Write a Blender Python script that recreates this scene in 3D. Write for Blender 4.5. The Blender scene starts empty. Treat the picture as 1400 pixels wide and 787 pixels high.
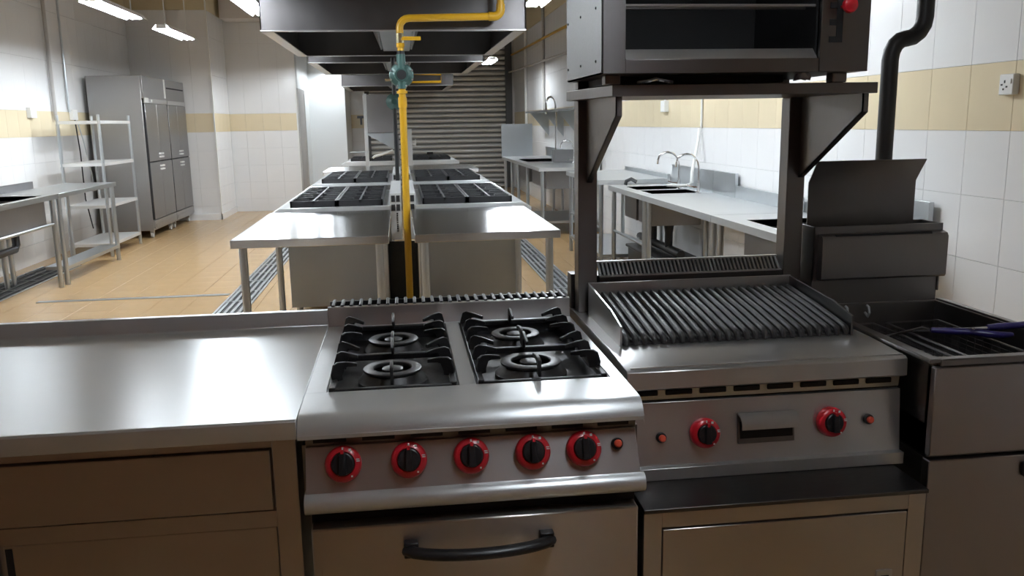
import bpy, math, random
from mathutils import Vector, Matrix
random.seed(7)
PI = math.pi
SC = bpy.context.scene
COL = SC.collection

# ------------------------------------------------------------------ camera
def make_camera():
    y, p, r = [math.radians(a) for a in (7.19, 10.98, -0.984)]
    f = Vector((math.sin(y) * math.cos(p), math.cos(y) * math.cos(p), -math.sin(p)))
    rt = Vector((math.cos(y), -math.sin(y), 0)); up = rt.cross(f)
    r2 = rt * math.cos(r) + up * math.sin(r); u2 = -rt * math.sin(r) + up * math.cos(r)
    cd = bpy.data.cameras.new('camera'); c = bpy.data.objects.new('camera', cd); COL.objects.link(c)
    cd.sensor_width = 36; cd.lens = 36 * 1167 / 1400; cd.clip_start = .05; cd.clip_end = 100
    m = Matrix((r2, u2, -f)).transposed().to_4x4(); m.translation = Vector((0, 0, 1.5))
    c.matrix_world = m; SC.camera = c
make_camera()
# ------------------------------------------------------------------ world and exposure
W = bpy.data.worlds.new('world'); SC.world = W; W.use_nodes = True
W.node_tree.nodes['Background'].inputs[0].default_value = (.8, .85, 1, 1)
W.node_tree.nodes['Background'].inputs[1].default_value = .02
SC.view_settings.view_transform = 'Standard'; SC.view_settings.look = 'None'
SC.view_settings.gamma = 1; SC.view_settings.use_curve_mapping = False
SC.view_settings.exposure = 0.45
TUBE = 115.0             # radiance of a lit tube
LAMP_COL = (.87, .94, 1.0)

# ------------------------------------------------------------------ materials
def mat(name, col, metal=0, rough=.5, spec=.5, emit=None, es=0, noise=None, bump=0, var=0, rvar=0, coat=0, aniso=0):
    m = bpy.data.materials.new(name); m.use_nodes = True
    nt = m.node_tree; b = nt.nodes['Principled BSDF']; I = b.inputs
    I['Base Color'].default_value = (*col, 1); I['Metallic'].default_value = metal; I['Roughness'].default_value = rough
    I['Specular IOR Level'].default_value = spec
    if aniso:   # brushed along X: reflections stretch across the brushing
        I['Anisotropic'].default_value = aniso
        cv = nt.nodes.new('ShaderNodeCombineXYZ'); cv.inputs[1].default_value = .7071; cv.inputs[2].default_value = .7071
        nt.links.new(cv.outputs[0], I['Tangent'])
    if coat: I['Coat Weight'].default_value = coat; I['Coat Roughness'].default_value = .1
    if emit: I['Emission Color'].default_value = (*emit, 1); I['Emission Strength'].default_value = es
    if noise:
        tc = nt.nodes.new('ShaderNodeTexCoord'); mp = nt.nodes.new('ShaderNodeMapping'); nz = nt.nodes.new('ShaderNodeTexNoise')
        mp.inputs['Scale'].default_value = noise[:3]; nz.inputs['Scale'].default_value = noise[3]; nz.inputs['Detail'].default_value = 4
        nt.links.new(tc.outputs['Object'], mp.inputs[0]); nt.links.new(mp.outputs[0], nz.inputs['Vector'])
        if bump:
            bp = nt.nodes.new('ShaderNodeBump'); bp.inputs['Strength'].default_value = bump; bp.inputs['Distance'].default_value = .002
            nt.links.new(nz.outputs[0], bp.inputs['Height']); nt.links.new(bp.outputs[0], I['Normal'])
        if rvar:
            mr = nt.nodes.new('ShaderNodeMapRange'); mr.inputs[3].default_value = rough - rvar; mr.inputs[4].default_value = rough + rvar
            nt.links.new(nz.outputs[0], mr.inputs[0]); nt.links.new(mr.outputs[0], I['Roughness'])
        if var:
            n2 = nt.nodes.new('ShaderNodeTexNoise'); n2.inputs['Scale'].default_value = 2.3; n2.inputs['Detail'].default_value = 6
            nt.links.new(tc.outputs['Object'], n2.inputs['Vector'])
            mx = nt.nodes.new('ShaderNodeMix'); mx.data_type = 'RGBA'
            mx.inputs[6].default_value = (*[c * (1 - var) for c in col], 1); mx.inputs[7].default_value = (*[min(1, c * (1 + var)) for c in col], 1)
            nt.links.new(n2.outputs[0], mx.inputs[0]); nt.links.new(mx.outputs[2], I['Base Color'])
    return m
M = {}
M['steel'] = mat('brushed_steel', (.58, .58, .58), .86, .30, noise=(3, 160, 160, 6), bump=.008, rvar=.04, var=.08, aniso=.7)
M['steel_top'] = mat('counter_steel', (.66, .68, .69), .64, .31, noise=(3, 160, 160, 6), bump=.006, rvar=.03, var=.05, aniso=.62)
M['steel_front'] = mat('satin_front_steel', (.52, .49, .47), 1, .30, noise=(90, 90, 2, 6), bump=.01, rvar=.05, var=.10, aniso=.9)
M['steel_table'] = mat('island_table_steel', (.62, .63, .63), 1, .22, noise=(6, 6, 6, 3), rvar=.03, var=.05, aniso=.93)
M['steel_body'] = mat('range_body_steel', (.40, .43, .45), 1, .36, noise=(6, 6, 6, 3), rvar=.08, var=.12)
M['steel_far'] = mat('far_steel', (.54, .57, .59), 1, .33, noise=(6, 6, 6, 3), rvar=.08, var=.10)
M['steel_dull'] = mat('dull_hood_steel', (.30, .29, .29), 1, .40, noise=(8, 60, 8, 3), bump=.05, rvar=.08, var=.16)
M['sal_side'] = mat('salamander_side_steel', (.15, .148, .15), 1, .40, noise=(4, 60, 60, 3), rvar=.05, var=.2)  # base darkened to hold down the left wall's reflection on this side
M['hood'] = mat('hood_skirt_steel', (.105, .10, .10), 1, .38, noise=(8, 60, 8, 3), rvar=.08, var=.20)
M['steel_dark'] = mat('dark_steel', (.22, .21, .21), 1, .36, noise=(60, 60, 4, 4), bump=.04, rvar=.08, var=.20, aniso=.7)  # low base colour with uneven tone across the metal
M['steel_fridge'] = mat('fridge_steel', (.40, .395, .39), 1, .36, noise=(4, 4, 80, 3), rvar=.05, var=.06)
M['fridge_door'] = mat('fridge_door_steel', (.30, .295, .29), 1, .34, noise=(4, 4, 80, 3), rvar=.05, var=.06)
M['fryer_front'] = mat('fryer_front_steel', (.36, .33, .33), 1, .34, noise=(90, 90, 2, 6), rvar=.05, var=.12, aniso=.8)
M['steel_shelf'] = mat('pale_shelf_steel', (.80, .80, .79), .6, .35, noise=(6, 6, 6, 3), var=.05)
M['chrome'] = mat('chrome', (.85, .85, .86), 1, .10)
M['cast'] = mat('cast_iron', (.014, .014, .016), .1, .45, noise=(30, 30, 30, 6), bump=.2, var=.3)
M['grate'] = mat('grill_iron', (.040, .038, .038), .2, .52, noise=(30, 30, 30, 5), bump=.1, rvar=.1, var=.4)
M['burner'] = mat('burner_iron', (.05, .05, .052), .5, .40, noise=(30, 30, 30, 5), bump=.1, var=.25)
M['pan'] = mat('drip_pan_enamel', (.10, .10, .105), .8, .34, noise=(20, 20, 20, 4), rvar=.1, var=.3)
M['black'] = mat('black_void', (.008, .008, .009), 0, .7)
M['plastic'] = mat('black_plastic', (.012, .012, .014), 0, .35)
M['rubber'] = mat('black_rubber', (.015, .014, .014), 0, .5, noise=(20, 20, 20, 4), bump=.2)
M['red'] = mat('red_knob_plastic', (.52, .012, .022), 0, .28, coat=.3)
M['orange'] = mat('orange_red_button', (.75, .10, .05), 0, .35)
M['white'] = mat('white_plastic', (.78, .78, .76), 0, .35)
M['yellow'] = mat('yellow_gas_paint', (.52, .29, .008), 0, .38, noise=(10, 10, 10, 4), var=.10)
M['green'] = mat('green_regulator_paint', (.034, .085, .076), .1, .38, noise=(20, 20, 20, 4), var=.15)
M['brass'] = mat('pale_brass', (.75, .68, .45), 1, .25)
M['blue'] = mat('dark_blue_grip', (.018, .014, .12), 0, .30)
M['tile'] = mat('white_glazed_tile', (.80, .80, .80), 0, .16, noise=(3, 3, 3, 2), bump=.05, var=.02)
M['band'] = mat('beige_band_tile', (.72, .62, .43), 0, .22, noise=(14, 14, 3, 4), var=.10)
M['near_wall'] = mat('dark_brown_wall', (.34, .13, .07), 0, .5)
M['grout'] = mat('pale_grout', (.70, .70, .69), 0, .8)
M['plaster'] = mat('plain_white_panel', (.85, .87, .87), 0, .35)
M['ceil'] = mat('ceiling_paint', (.60, .57, .55), 0, .8)
M['upper'] = mat('upper_band_paint', (.62, .52, .34), 0, .6)
M['floor'] = mat('tan_floor_tile', (.47, .305, .145), 0, .22, noise=(5, 5, 5, 3), bump=.04, var=.12, rvar=.06)
M['floor_grout'] = mat('floor_grout', (.36, .25, .14), 0, .7)
M['lamp_body'] = mat('white_lamp_enamel', (.85, .86, .87), 0, .3)
M['film'] = mat('crumpled_film', (.65, .65, .66), 0, .2)
M['grey'] = mat('grey_board', (.55, .56, .56), .2, .45)
M['frame'] = mat('grey_door_frame', (.42, .40, .38), 0, .5)
M['shutter'] = mat('galvanised_shutter', (.72, .71, .69), .6, .42, noise=(2, 40, 40, 3), var=.18)
M['shut_dark'] = mat('shutter_rail', (.10, .10, .10), .6, .5)

# ------------------------------------------------------------------ mesh builder
class MB:
    def __init__(s): s.v = []; s.f = []
    def add(s, vs, fs):
        n = len(s.v); s.v += [tuple(v) for v in vs]; s.f += [tuple(i + n for i in f) for f in fs]; return s
    def box(s, x0, x1, y0, y1, z0, z1):
        v = [(x, y, z) for z in (z0, z1) for y in (y0, y1) for x in (x0, x1)]
        return s.add(v, [(0, 2, 3, 1), (4, 5, 7, 6), (0, 1, 5, 4), (2, 6, 7, 3), (0, 4, 6, 2), (1, 3, 7, 5)])
    def prism(s, poly, axis, a0, a1):
        # poly in the plane of the other two axes, in xyz order
        def pt(p, a):
            return (a, p[0], p[1]) if axis == 'x' else (p[0], a, p[1]) if axis == 'y' else (p[0], p[1], a)
        n = len(poly); v = [pt(p, a0) for p in poly] + [pt(p, a1) for p in poly]
        f = [tuple(range(n)), tuple(range(2 * n - 1, n - 1, -1))] + [(i, i + n, (i + 1) % n + n, (i + 1) % n) for i in range(n)]
        return s.add(v, f)
    def tube(s, pts, r, n=10, cap=True, sq=None):
        pts = [Vector(p) for p in pts]; k = len(pts)
        rs = r if isinstance(r, (list, tuple)) else [r] * k
        rings = []; nrm = None
        for i, p in enumerate(pts):
            t = (pts[min(i + 1, k - 1)] - pts[max(i - 1, 0)]).normalized()
            if nrm is None:
                nrm = t.orthogonal().normalized() if abs(t.z) > .9 or sq is None else (Vector((0, 0, 1)) - t * t.z).normalized()
            else:
                nrm = (nrm - t * nrm.dot(t)).normalized()
            bi = t.cross(nrm)
            q = sq or 1
            rings.append([p + (nrm * math.cos(a) * rs[i] + bi * math.sin(a) * rs[i] * q) for a in [2 * PI * (j + .5) / n for j in range(n)]])
        v = [q for R in rings for q in R]; f = []
        for i in range(k - 1):
            for j in range(n):
                a = i * n + j; b = i * n + (j + 1) % n; f.append((a, b, b + n, a + n))
        if cap: f += [tuple(range(n - 1, -1, -1)), tuple(range((k - 1) * n, k * n))]
        return s.add(v, f)
    def cyl(s, p0, p1, r, n=12): return s.tube([p0, p1], r, n)
    def lathe(s, c, prof, axis=(0, 0, 1), n=20):
        # prof: list of (radius, height along axis)
        ax = Vector(axis).normalized(); u = ax.orthogonal().normalized(); w = ax.cross(u); c = Vector(c)
        v = []; f = []
        for r, h in prof:
            v += [c + ax * h + (u * math.cos(2 * PI * j / n) + w * math.sin(2 * PI * j / n)) * max(r, 1e-5) for j in range(n)]
        for i in range(len(prof) - 1):
            for j in range(n):
                a = i * n + j; b = i * n + (j + 1) % n; f.append((a, b, b + n, a + n))
        f += [tuple(range(n - 1, -1, -1)), tuple(range((len(prof) - 1) * n, len(prof) * n))]
        return s.add(v, f)
    def slab(s, p, d):
        # polygon p (3D points) thickened by the vector d
        n = len(p); d = Vector(d); v = [Vector(q) for q in p] + [Vector(q) + d for q in p]
        return s.add(v, [tuple(range(n)), tuple(range(2 * n - 1, n - 1, -1))] + [(i, i + n, (i + 1) % n + n, (i + 1) % n) for i in range(n)])
LOC = {}
def mesh(name, mb, m, off=(0, 0, 0)):
    me = bpy.data.meshes.new(name)
    me.from_pydata([(x - off[0], y - off[1], z - off[2]) for x, y, z in mb.v], [], mb.f)
    import bmesh
    bm = bmesh.new(); bm.from_mesh(me); bmesh.ops.recalc_face_normals(bm, faces=bm.faces); bm.to_mesh(me); bm.free()
    me.shade_smooth(); me.set_sharp_from_angle(angle=math.radians(38))
    me.materials.append(m if not isinstance(m, str) else M[m]); return me
def bevel(o, w, seg=2):
    if w:
        b = o.modifiers.new('bevel', 'BEVEL'); b.width = w; b.segments = seg; b.limit_method = 'ANGLE'; b.angle_limit = math.radians(40)
def T(name, label, cat, loc, group=None):
    o = bpy.data.objects.new(name, None); COL.objects.link(o); o.empty_display_size = .1
    o.location = loc; o['label'] = label; o['category'] = cat
    if group: o['group'] = group
    LOC[o.name] = Vector(loc); return o
def P(name, mb, m, parent, label=None, bev=0):
    L = LOC[parent.name]
    o = bpy.data.objects.new(name, mesh(name, mb, m, L)); COL.objects.link(o); o.parent = parent; LOC[o.name] = L
    if label: o['label'] = label
    bevel(o, bev); return o
def O(name, mb, m, label, cat, group=None, bev=0):
    xs, ys, zs = zip(*mb.v); L = Vector(((min(xs) + max(xs)) / 2, (min(ys) + max(ys)) / 2, min(zs)))
    o = bpy.data.objects.new(name, mesh(name, mb, m, L)); COL.objects.link(o); o.location = L; LOC[o.name] = L
    o['label'] = label; o['category'] = cat
    if group: o['group'] = group
    bevel(o, bev); return o
def S(name, mb, m, parent=None, bev=0):
    o = bpy.data.objects.new(name, mesh(name, mb, m)); COL.objects.link(o); LOC[o.name] = Vector((0, 0, 0))
    if parent: o.parent = parent
    else: o['kind'] = 'structure'
    bevel(o, bev); return o
def dup(root, loc, label=None):
    r = root.copy(); COL.objects.link(r); r.location = loc; LOC[r.name] = Vector(loc)
    if label: r['label'] = label
    for ch in list(root.children):
        c = ch.copy(); COL.objects.link(c); c.parent = r
        for g in list(ch.children):
            d = g.copy(); COL.objects.link(d); d.parent = c
    return r
def share(o, parent, off):
    c = o.copy(); COL.objects.link(c); c.parent = parent; c.location = Vector(o.location) + Vector(off); return c

# ------------------------------------------------------------------ lamps (each carries its own light)
def lit_tube(power):
    k = 'tube_%d' % round(power * 100)
    if k not in M: M[k] = mat('lit_tube', (1, 1, 1), 0, .4, emit=LAMP_COL, es=TUBE * power)
    return k
def make_lamp(loc, label, power=1.0, L=1.32):
    x, y, z = loc
    t = T('fluorescent_lamp', label, 'lamp', (x, y, z), 'fluorescent batten lamps on rods')
    g = .003
    prof = [(x - .10, z), (x - .055, z + .05), (x + .055, z + .05), (x + .10, z), (x + .10 - g, z - g), (x + .055 - g, z + .05 - g), (x - .055 + g, z + .05 - g), (x - .10 + g, z - g)]
    P('reflector', MB().prism(prof, 'y', y - L / 2, y + L / 2), 'lamp_body', t)
    for s in (-1, 1):
        P('tube', MB().cyl((x + s * .032, y - L / 2 + .04, z + .014), (x + s * .032, y + L / 2 - .04, z + .014), .013, 8), lit_tube(power), t)
        P('end_cap', MB().box(x - .052, x + .052, y + s * (L / 2 - .02) - .016, y + s * (L / 2 - .02) + .016, z + .004, z + .045), 'lamp_body', t)
        P('hanging_rod', MB().cyl((x, y + s * L * .36, z + .05), (x, y + s * L * .36, 3.9), .006, 6), 'white', t)
    return t
for (x, y, lab, pw) in [
    (-2.52, 8.5, 'twin tube lamp over the worktable, nearer of the two hung before the fridges', 1),
    (-2.50, 10.6, 'twin tube lamp hung right before the tall fridges', 1),
    (-1.27, 8.22, 'twin tube lamp half hidden by the near left corner of the hood', 1),
    (1.27, 7.6, 'twin tube lamp peeking out by the right front corner of the hood', 1),
    (1.27, 5.2, 'twin tube lamp out of view before the right island row', 1),
    (1.27, 10.3, 'twin tube lamp hidden behind the right side of the nearest hood', 1),
    (1.62, 15.6, 'small far twin tube lamp in front of the roller shutter', 1),
    (-2.52, 5.6, 'weak twin tube lamp added out of view to brighten the left counter', .12),  # unseen lamp, added to brighten the left end of the counter
    (-1.27, 5.9, 'twin tube lamp out of view before the left island row', 1),
    (-1.27, 11.4, 'twin tube lamp hidden beside the second hood', 1),
    (-1.27, 14.4, 'twin tube lamp hidden behind the second hood', 1),
    (0.7, 1.0, 'dim twin tube lamp out of view above the cooking line', .25),
    (-1.27, 17.5, 'weak twin tube lamp hidden beside the third hood', .35)]:
    make_lamp((x, y, 2.55), lab, pw)

# ------------------------------------------------------------------ room
XL, XR, YB, YN, ZC = -4.20, 2.65, 20.0, -2.2, 3.9
S('ceiling', MB().box(XL - .2, XR + .2, YN - .2, YB + .2, ZC, ZC + .1), 'ceil')
flo = S('floor', MB().box(XL - .2, XR + .2, YN - .2, YB + .2, -.1, -.004), 'floor_grout')
wl = S('wall_left', MB().box(XL - .15, XL - .006, YN - .2, 14.6, -.004, ZC), 'grout')
wp = S('wall_pillar', MB().box(XL - .15, -2.976, 14.606, 16.2, -.004, ZC), 'grout')
wb = S('wall_back', MB().box(-2.976, -1.80, 15.906, 16.2, -.004, ZC), 'grout')
wr = S('wall_right', MB().box(XR + .006, XR + .15, YN - .2, YB + .2, -.004, ZC), 'grout')
S('wall_near', MB().box(XL - .2, XR + .2, YN - .15, YN, -.004, ZC), 'near_wall')
wf = S('wall_far', MB().box(-3, -.72, YB + .006, YB + .15, -.004, ZC).box(2.60, XR + .1, YB + .006, YB + .15, -.004, ZC).box(-.72, 2.6, YB + .006, YB + .15, 3.25, ZC), 'grout')
S('wall_corridor', MB().box(-1.95, -1.80, 16.2, 18.05, -.004, ZC).box(-1.95, -1.08, 18.05, 18.2, -.004, ZC).box(-1.23, -1.08, 18.2, YB, -.004, ZC), 'plaster')
d1 = S('door_1', MB().box(-1.80, -1.775, 15.95, 16.02, 0, 2.16).box(-1.80, -1.775, 17.0, 17.07, 0, 2.16).box(-1.80, -1.775, 16.02, 17.0, 2.09, 2.16), 'frame')
S('door_leaf', MB().box(-1.80, -1.785, 16.02, 17.0, .005, 2.09), 'frame', d1)
S('trim_back', MB().box(-1.815, -1.795, 15.885, 15.92, 0, ZC), 'white')
S('trim_pillar', MB().box(-2.985, -2.965, 14.585, 14.61, .1, ZC), 'white')
S('baseboard_pillar', MB().box(-3.5, -2.96, 14.575, 14.6, 0, .1).box(-2.976, -2.955, 14.575, 15.9, 0, .1), 'tile')
S('beam_back', MB().box(-2.9, -1.7, 15.3, 15.88, 3.28, 3.6), 'ceil')

ROWS = [(.0, .225), (.225, .525), (.525, .825), (.825, 1.125), (1.125, 1.425), (1.425, 1.725)] + [(1.725, 2.325), (2.325, 2.925), (2.925, 3.325)] + [(3.325, 3.895)]
tile_cache = {}
def tile_mesh(kind, a, b, m):
    """one glazed tile a by b: kind says the axis it faces along"""
    k = (kind, round(a, 4), round(b, 4), m)
    if k not in tile_cache:
        g = .0009; t = .006; c = .0010; mb = MB()
        lo = [(g, g), (a - g, g), (a - g, b - g), (g, b - g)]; hi = [(g + c, g + c), (a - g - c, g + c), (a - g - c, b - g - c), (g + c, b - g - c)]
        def pt(p, h):
            return {'x+': (h, p[0], p[1]), 'x-': (-h, p[0], p[1]), 'y-': (p[0], -h, p[1]), 'z': (p[0], p[1], h)}[kind]
        v = [pt(p, 0) for p in lo] + [pt(p, t - c) for p in lo] + [pt(p, t) for p in hi]
        f = [(8, 9, 10, 11)] + [(i + q, (i + 1) % 4 + q, (i + 1) % 4 + q + 4, i + q + 4) for q in (0, 4) for i in range(4)]
        mb.add(v, f)
        tile_cache[k] = (mesh('tile', mb, m), mb)
    return tile_cache[k]
def tile_field(parent, kind, plane, u0, u1, rows, du, near, phase=None, wall=True):
    """tiles over a field; those for which near(u, z) is true are single objects, the rest joined"""
    rest = {}
    cuts = [u0]
    u = u0 if phase is None else phase + math.ceil((u0 - phase) / du + 1e-6) * du
    if u > u0 + .02: cuts.append(u)
    while u + du < u1 - .02: u += du; cuts.append(u)
    cuts.append(u1)
    for a, b in zip(cuts, cuts[1:]):
        for z0, z1 in rows:
            m = ('upper' if z0 > 3.3 else 'band' if abs(z0 - 1.425) < .01 else 'tile') if wall else 'floor'
            nm = ('band_tile' if m == 'band' else 'tile')
            loc = {'x': (plane, a, z0), 'y': (a, plane, z0), 'z': (a, z0, plane)}[kind[0]]
            me, mb = tile_mesh(kind, b - a, z1 - z0, m)
            if near((a + b) / 2, (z0 + z1) / 2):
                o = bpy.data.objects.new(nm, me); COL.objects.link(o); o.location = loc; o.parent = parent
            else:
                rest.setdefault(m, MB()).add([(x + loc[0], y + loc[1], z + loc[2]) for x, y, z in mb.v], mb.f)
    for m, mb in rest.items():
        o = S('far_tiles', mb, m, parent); o['kind'] = 'stuff'
tile_field(wr, 'x-', XR + .006, YN, YB, ROWS, .30, lambda u, z: 2.6 < u < 10 and .5 < z < 2.4, 3.787)
tile_field(wl, 'x+', XL - .006, YN, 14.6, ROWS, .30, lambda u, z: 8.9 < u < 14 and z < 3.3, 0.1)
tile_field(wp, 'y-', 14.606, XL, -2.976, ROWS, .30, lambda u, z: u > -3.5 and z < 3.3, -2.976)
tile_field(wp, 'x+', -2.976, 14.606, 15.9, ROWS, .30, lambda u, z: z < 3.3, 14.606)
tile_field(wb, 'y-', 15.906, -2.97, -1.81, ROWS, .30, lambda u, z: z < 3.3, -2.40)
tile_field(wf, 'y-', YB + .006, -1.08, -.72, ROWS, .30, lambda u, z: False, -.9)
tile_field(flo, 'z', -.004, XL, XR, [(YN + .3 * i, YN + .3 * (i + 1)) for i in range(74)], .30,
           lambda u, z: (-3.4 < u < -1.56 and 7 < z < 15.9) or (1.5 < u < 2.0 and 7 < z < 10), -1.56, wall=False)
# trench drains
def drain(x0, x1, label, ya=3.5, nk=10):
    yb = ya + nk
    t = T('floor_drain', label, 'drain', ((x0 + x1) / 2, (ya + yb) / 2, .003), 'long floor drains beside the island')
    P('channel', MB().box(x0, x1, ya, yb, .003, .005), 'black', t)
    P('rim', MB().box(x0 - .02, x0, ya, yb, .003, .009).box(x1, x1 + .02, ya, yb, .003, .009), 'steel_far', t)
    n = 4
    for k in range(nk):
        mb = MB(); y = ya + k
        for i in range(n):
            c = x0 + (x1 - x0) * (i + .5) / n
            mb.box(c - .013, c + .013, y + .01, y + .99, .005, .014)
        mb.box(x0 + .004, x1 - .004, y + .02, y + .05, .005, .013).box(x0 + .004, x1 - .004, y + .49, y + .52, .005, .013)
        P('drain_grate', mb, 'steel_far' if x0 > -3 else 'shut_dark', t)
drain(-1.56, -1.34, 'long slotted steel floor drain left of the central island')
drain(-4.0, -3.62, 'dark floor drain grating along the left wall beneath the sink', 6.0, 4)
drain(1.33, 1.55, 'long slotted steel floor drain right of the central island')
S('trim_floor_strip', MB().box(-3.25, -1.6, 7.86, 7.93, .002, .007), 'steel_far')

# roller shutter
sh = T('roller_shutter', 'wide grey steel roller shutter closed across the far end', 'shutter', (.92, YB, .003))
nsl = 28; p = 3.25 / nsl
smb = MB(); prof = []
for i in range(9):
    a = PI * i / 8; prof.append((YB + .075 - .045 * math.sin(a) ** .8, .004 + (p - .022) * i / 8))
prof += [(YB + .08, p - .016), (YB + .08, 0.004)]
smb.prism(prof, 'x', -.68, 2.46)
sl0 = P('slat', MB().add([(x, y, z + .003) for x, y, z in smb.v], smb.f), 'shutter', sh)
for k in range(1, nsl): share(sl0, sh, (0, 0, p * k))
P('backing', MB().box(-.7, 2.5, YB + .085, YB + .1, .004, 3.25), 'shut_dark', sh)
P('guide_rail', MB().box(-.76, -.66, YB - .03, YB + .1, .004, 3.3), 'shut_dark', sh)
P('guide_rail', MB().box(2.45, 2.60, YB - .03, YB + .1, .004, 3.3), 'shut_dark', sh)
P('lock_plate', MB().box(.60, .74, YB + .01, YB + .05, .80, .86), 'black', sh)

# ------------------------------------------------------------------ foreground: prep counter
cx0, cx1 = -1.75, -.2595
t = T('prep_counter', 'empty brushed steel worktop cabinet beside the four burner range', 'counter', (-1, 2.3, .003))
P('worktop', MB().prism([(2.80, .835), (2.79, .905), (2.802, .907), (2.815, .905), (2.815, .80), (1.90, .80), (1.882, .803), (1.88, .81), (1.88, .845), (1.885, .85), (2.775, .85), (2.787, .856), (2.79, .87), (2.79, .905)][3:] , 'x', cx0, cx1), 'steel_top', t, bev=.0015)
P('carcass', MB().box(cx0 + .02, cx1 - .01, 1.945, 2.78, .12, .80), 'steel_front', t)
P('corner_post', MB().box(-.322, cx1 - .008, 1.915, 1.95, .0035, .80), 'steel_front', t, bev=.002)
P('top_rail', MB().box(cx0 + .02, -.322, 1.925, 1.95, .772, .80), 'steel_front', t)
P('drawer', MB().box(-1.40, -.328, 1.915, 1.945, .622, .768), 'steel_front', t, bev=.002)
P('mid_rail', MB().box(cx0 + .02, -.322, 1.925, 1.95, .575, .615), 'steel_front', t)
dr = P('sliding_door', MB().box(-.935, -.326, 1.93, 1.944, .14, .572), 'steel_front', t, bev=.002)
P('finger_slot', MB().box(-.930, -.915, 1.928, 1.931, .40, .565), 'black', dr)
dr = P('sliding_door', MB().box(-1.60, -.955, 1.918, 1.932, .14, .572), 'steel_front', t, bev=.002)
P('finger_slot', MB().box(-1.59, -1.575, 1.916, 1.919, .40, .565), 'black', dr)
P('foot', MB().cyl((cx0 + .1, 2.0, .0035), (cx0 + .1, 2.0, .12), .02), 'plastic', t)

# ------------------------------------------------------------------ foreground: four burner range
X0, X1 = -.258, .548
t = T('gas_range', 'four burner steel gas range with five red dials and oven', 'range', (.145, 2.35, .003))
def arc(cy, cz, r, a0, a1, n=7): return [(cy + r * math.cos(math.radians(a0 + (a1 - a0) * i / n)), cz + r * math.sin(math.radians(a0 + (a1 - a0) * i / n))) for i in range(n + 1)]
nose = [(2.075, .85), (1.95, .8495)] + arc(1.925, .8, .049, 88, 178, 8) + [(1.876, .812), (1.89, .806), (2.075, .806)]
mb = MB().prism(nose, 'x', X0, X1)
for a, b in ((X0, -.208), (.124, .166), (.514, X1)): mb.box(a, b, 2.075, 2.79, .806, .85)
mb.box(-.208, .124, 2.768, 2.79, .806, .85).box(.166, .514, 2.768, 2.79, .806, .85)
P('cooktop', mb, 'steel_top', t, bev=.001)
P('splashback', MB().prism([(2.785, .85), (2.79, .862), (2.79, .911), (2.793, .914), (2.806, .914), (2.806, .82), (2.785, .82)], 'x', X0, X1), 'steel', t)
P('flue_box', MB().box(X0, X1, 2.806, 2.90, .82, .898).box(X0, X1, 2.892, 2.90, .898, .912), 'plastic', t)
for k in range(27):
    c = X0 + .016 + (X1 - X0 - .032) * k / 26
    P('flue_bar', MB().box(c - .0055, c + .0055, 2.797, 2.897, .906, .919), 'cast', t, bev=.003)
body = MB().box(X0 + .012, X1 - .012, 1.935, 2.80, .10, .79).box(X0 + .002, X1 - .002, 1.93, 2.79, .60, .77)
P('body', body, 'steel_dark', t)
P('vent_strip', MB().slab([(X0 + .012, 1.915, .806), (X1 - .01, 1.915, .806), (X1 - .01, 1.92, .765), (X0 + .012, 1.92, .765)], (0, .012, 0)), 'steel_dark', t)
mb = MB()
for k in range(7): mb.box(X0 + .03 + .112 * k, X0 + .105 + .112 * k, 1.911, 1.922, .780, .788)
P('vent_slots', mb, 'black', t)
pA, pB = (1.913, .770), (1.872, .668)   # control panel runs from pA (top) to pB (bottom)
P('control_panel', MB().slab([(X0 + .012, *pA), (X1 - .012, *pA), (X1 - .008, *pB), (X0 + .012, *pB)], (0, .02, 0)), 'steel', t, bev=.001)
pd = Vector((0, pB[0] - pA[0], pB[1] - pA[1])).normalized(); pn = Vector((0, pd.z, -pd.y)); pn = pn if pn.y < 0 else -pn
def knob(parent, c, nrm, up, r=.0425, marks=True, a=0):
    c = Vector(c); nrm = Vector(nrm).normalized(); up = Vector(up).normalized(); rt = up.cross(nrm)
    rt2 = rt * math.cos(a) + up * math.sin(a); up2 = -rt * math.sin(a) + up * math.cos(a)
    k = P('control_knob', MB().lathe(c, [(r * .98, .001), (r * 1.0, .012), (r * .96, .020), (r * .86, .025), (r * .66, .027), (r * .6, .022), (r*.3, .022)], nrm, 28), 'red', parent)
    g = MB().lathe(c, [(r * .62, .020), (r * .62, .030), (r * .58, .033), (r * .2, .033)], nrm, 24)
    w, h = r * .20, r * .60
    q = [c + nrm * .031 + rt2 * sx * w * ww + up2 * sy * h for sx, sy, ww in ((-1, -1, 1), (1, -1, 1), (1, 1, .8), (-1, 1, .8))]
    g.slab(q, nrm * .013)
    P('grip', g, 'plastic', k, bev=.002)
    P('pointer', MB().slab([c + nrm * .0325 + up2 * (r * .52) + rt2 * s * .0035 + up2 * dz for s, dz in ((-1, 0), (1, 0), (1, .009), (-1, .009))], nrm * .0125), 'red', k, 'red pointer tip')
    if marks:
        m = MB()
        for ang, sx, sy in ((90, .002, .003), (62, .003, .003), (15, .004, .0013), (8, .004, .0013), (-55, .002, .002)):
            pc = c + nrm * .0253 + (rt * math.cos(math.radians(ang)) + up * math.sin(math.radians(ang))) * r * .82
            m.slab([pc + rt * sx * i + up * sy * j for i, j in ((-1, -1), (1, -1), (1, 1), (-1, 1))], nrm * .0012)
        P('dial_marks', m, 'white', k, 'white dial marks')
def button(parent, c, nrm):
    b = P('igniter_button', MB().lathe(c, [(.014, .001), (.014, .010), (.012, .013), (.004, .013)], nrm, 16), 'plastic', parent)
    P('button_cap', MB().lathe(Vector(c), [(.0095, .011), (.0095, .019), (.007, .0215), (.002, .022)], nrm, 14), 'orange', b, 'red push cap')
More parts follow.
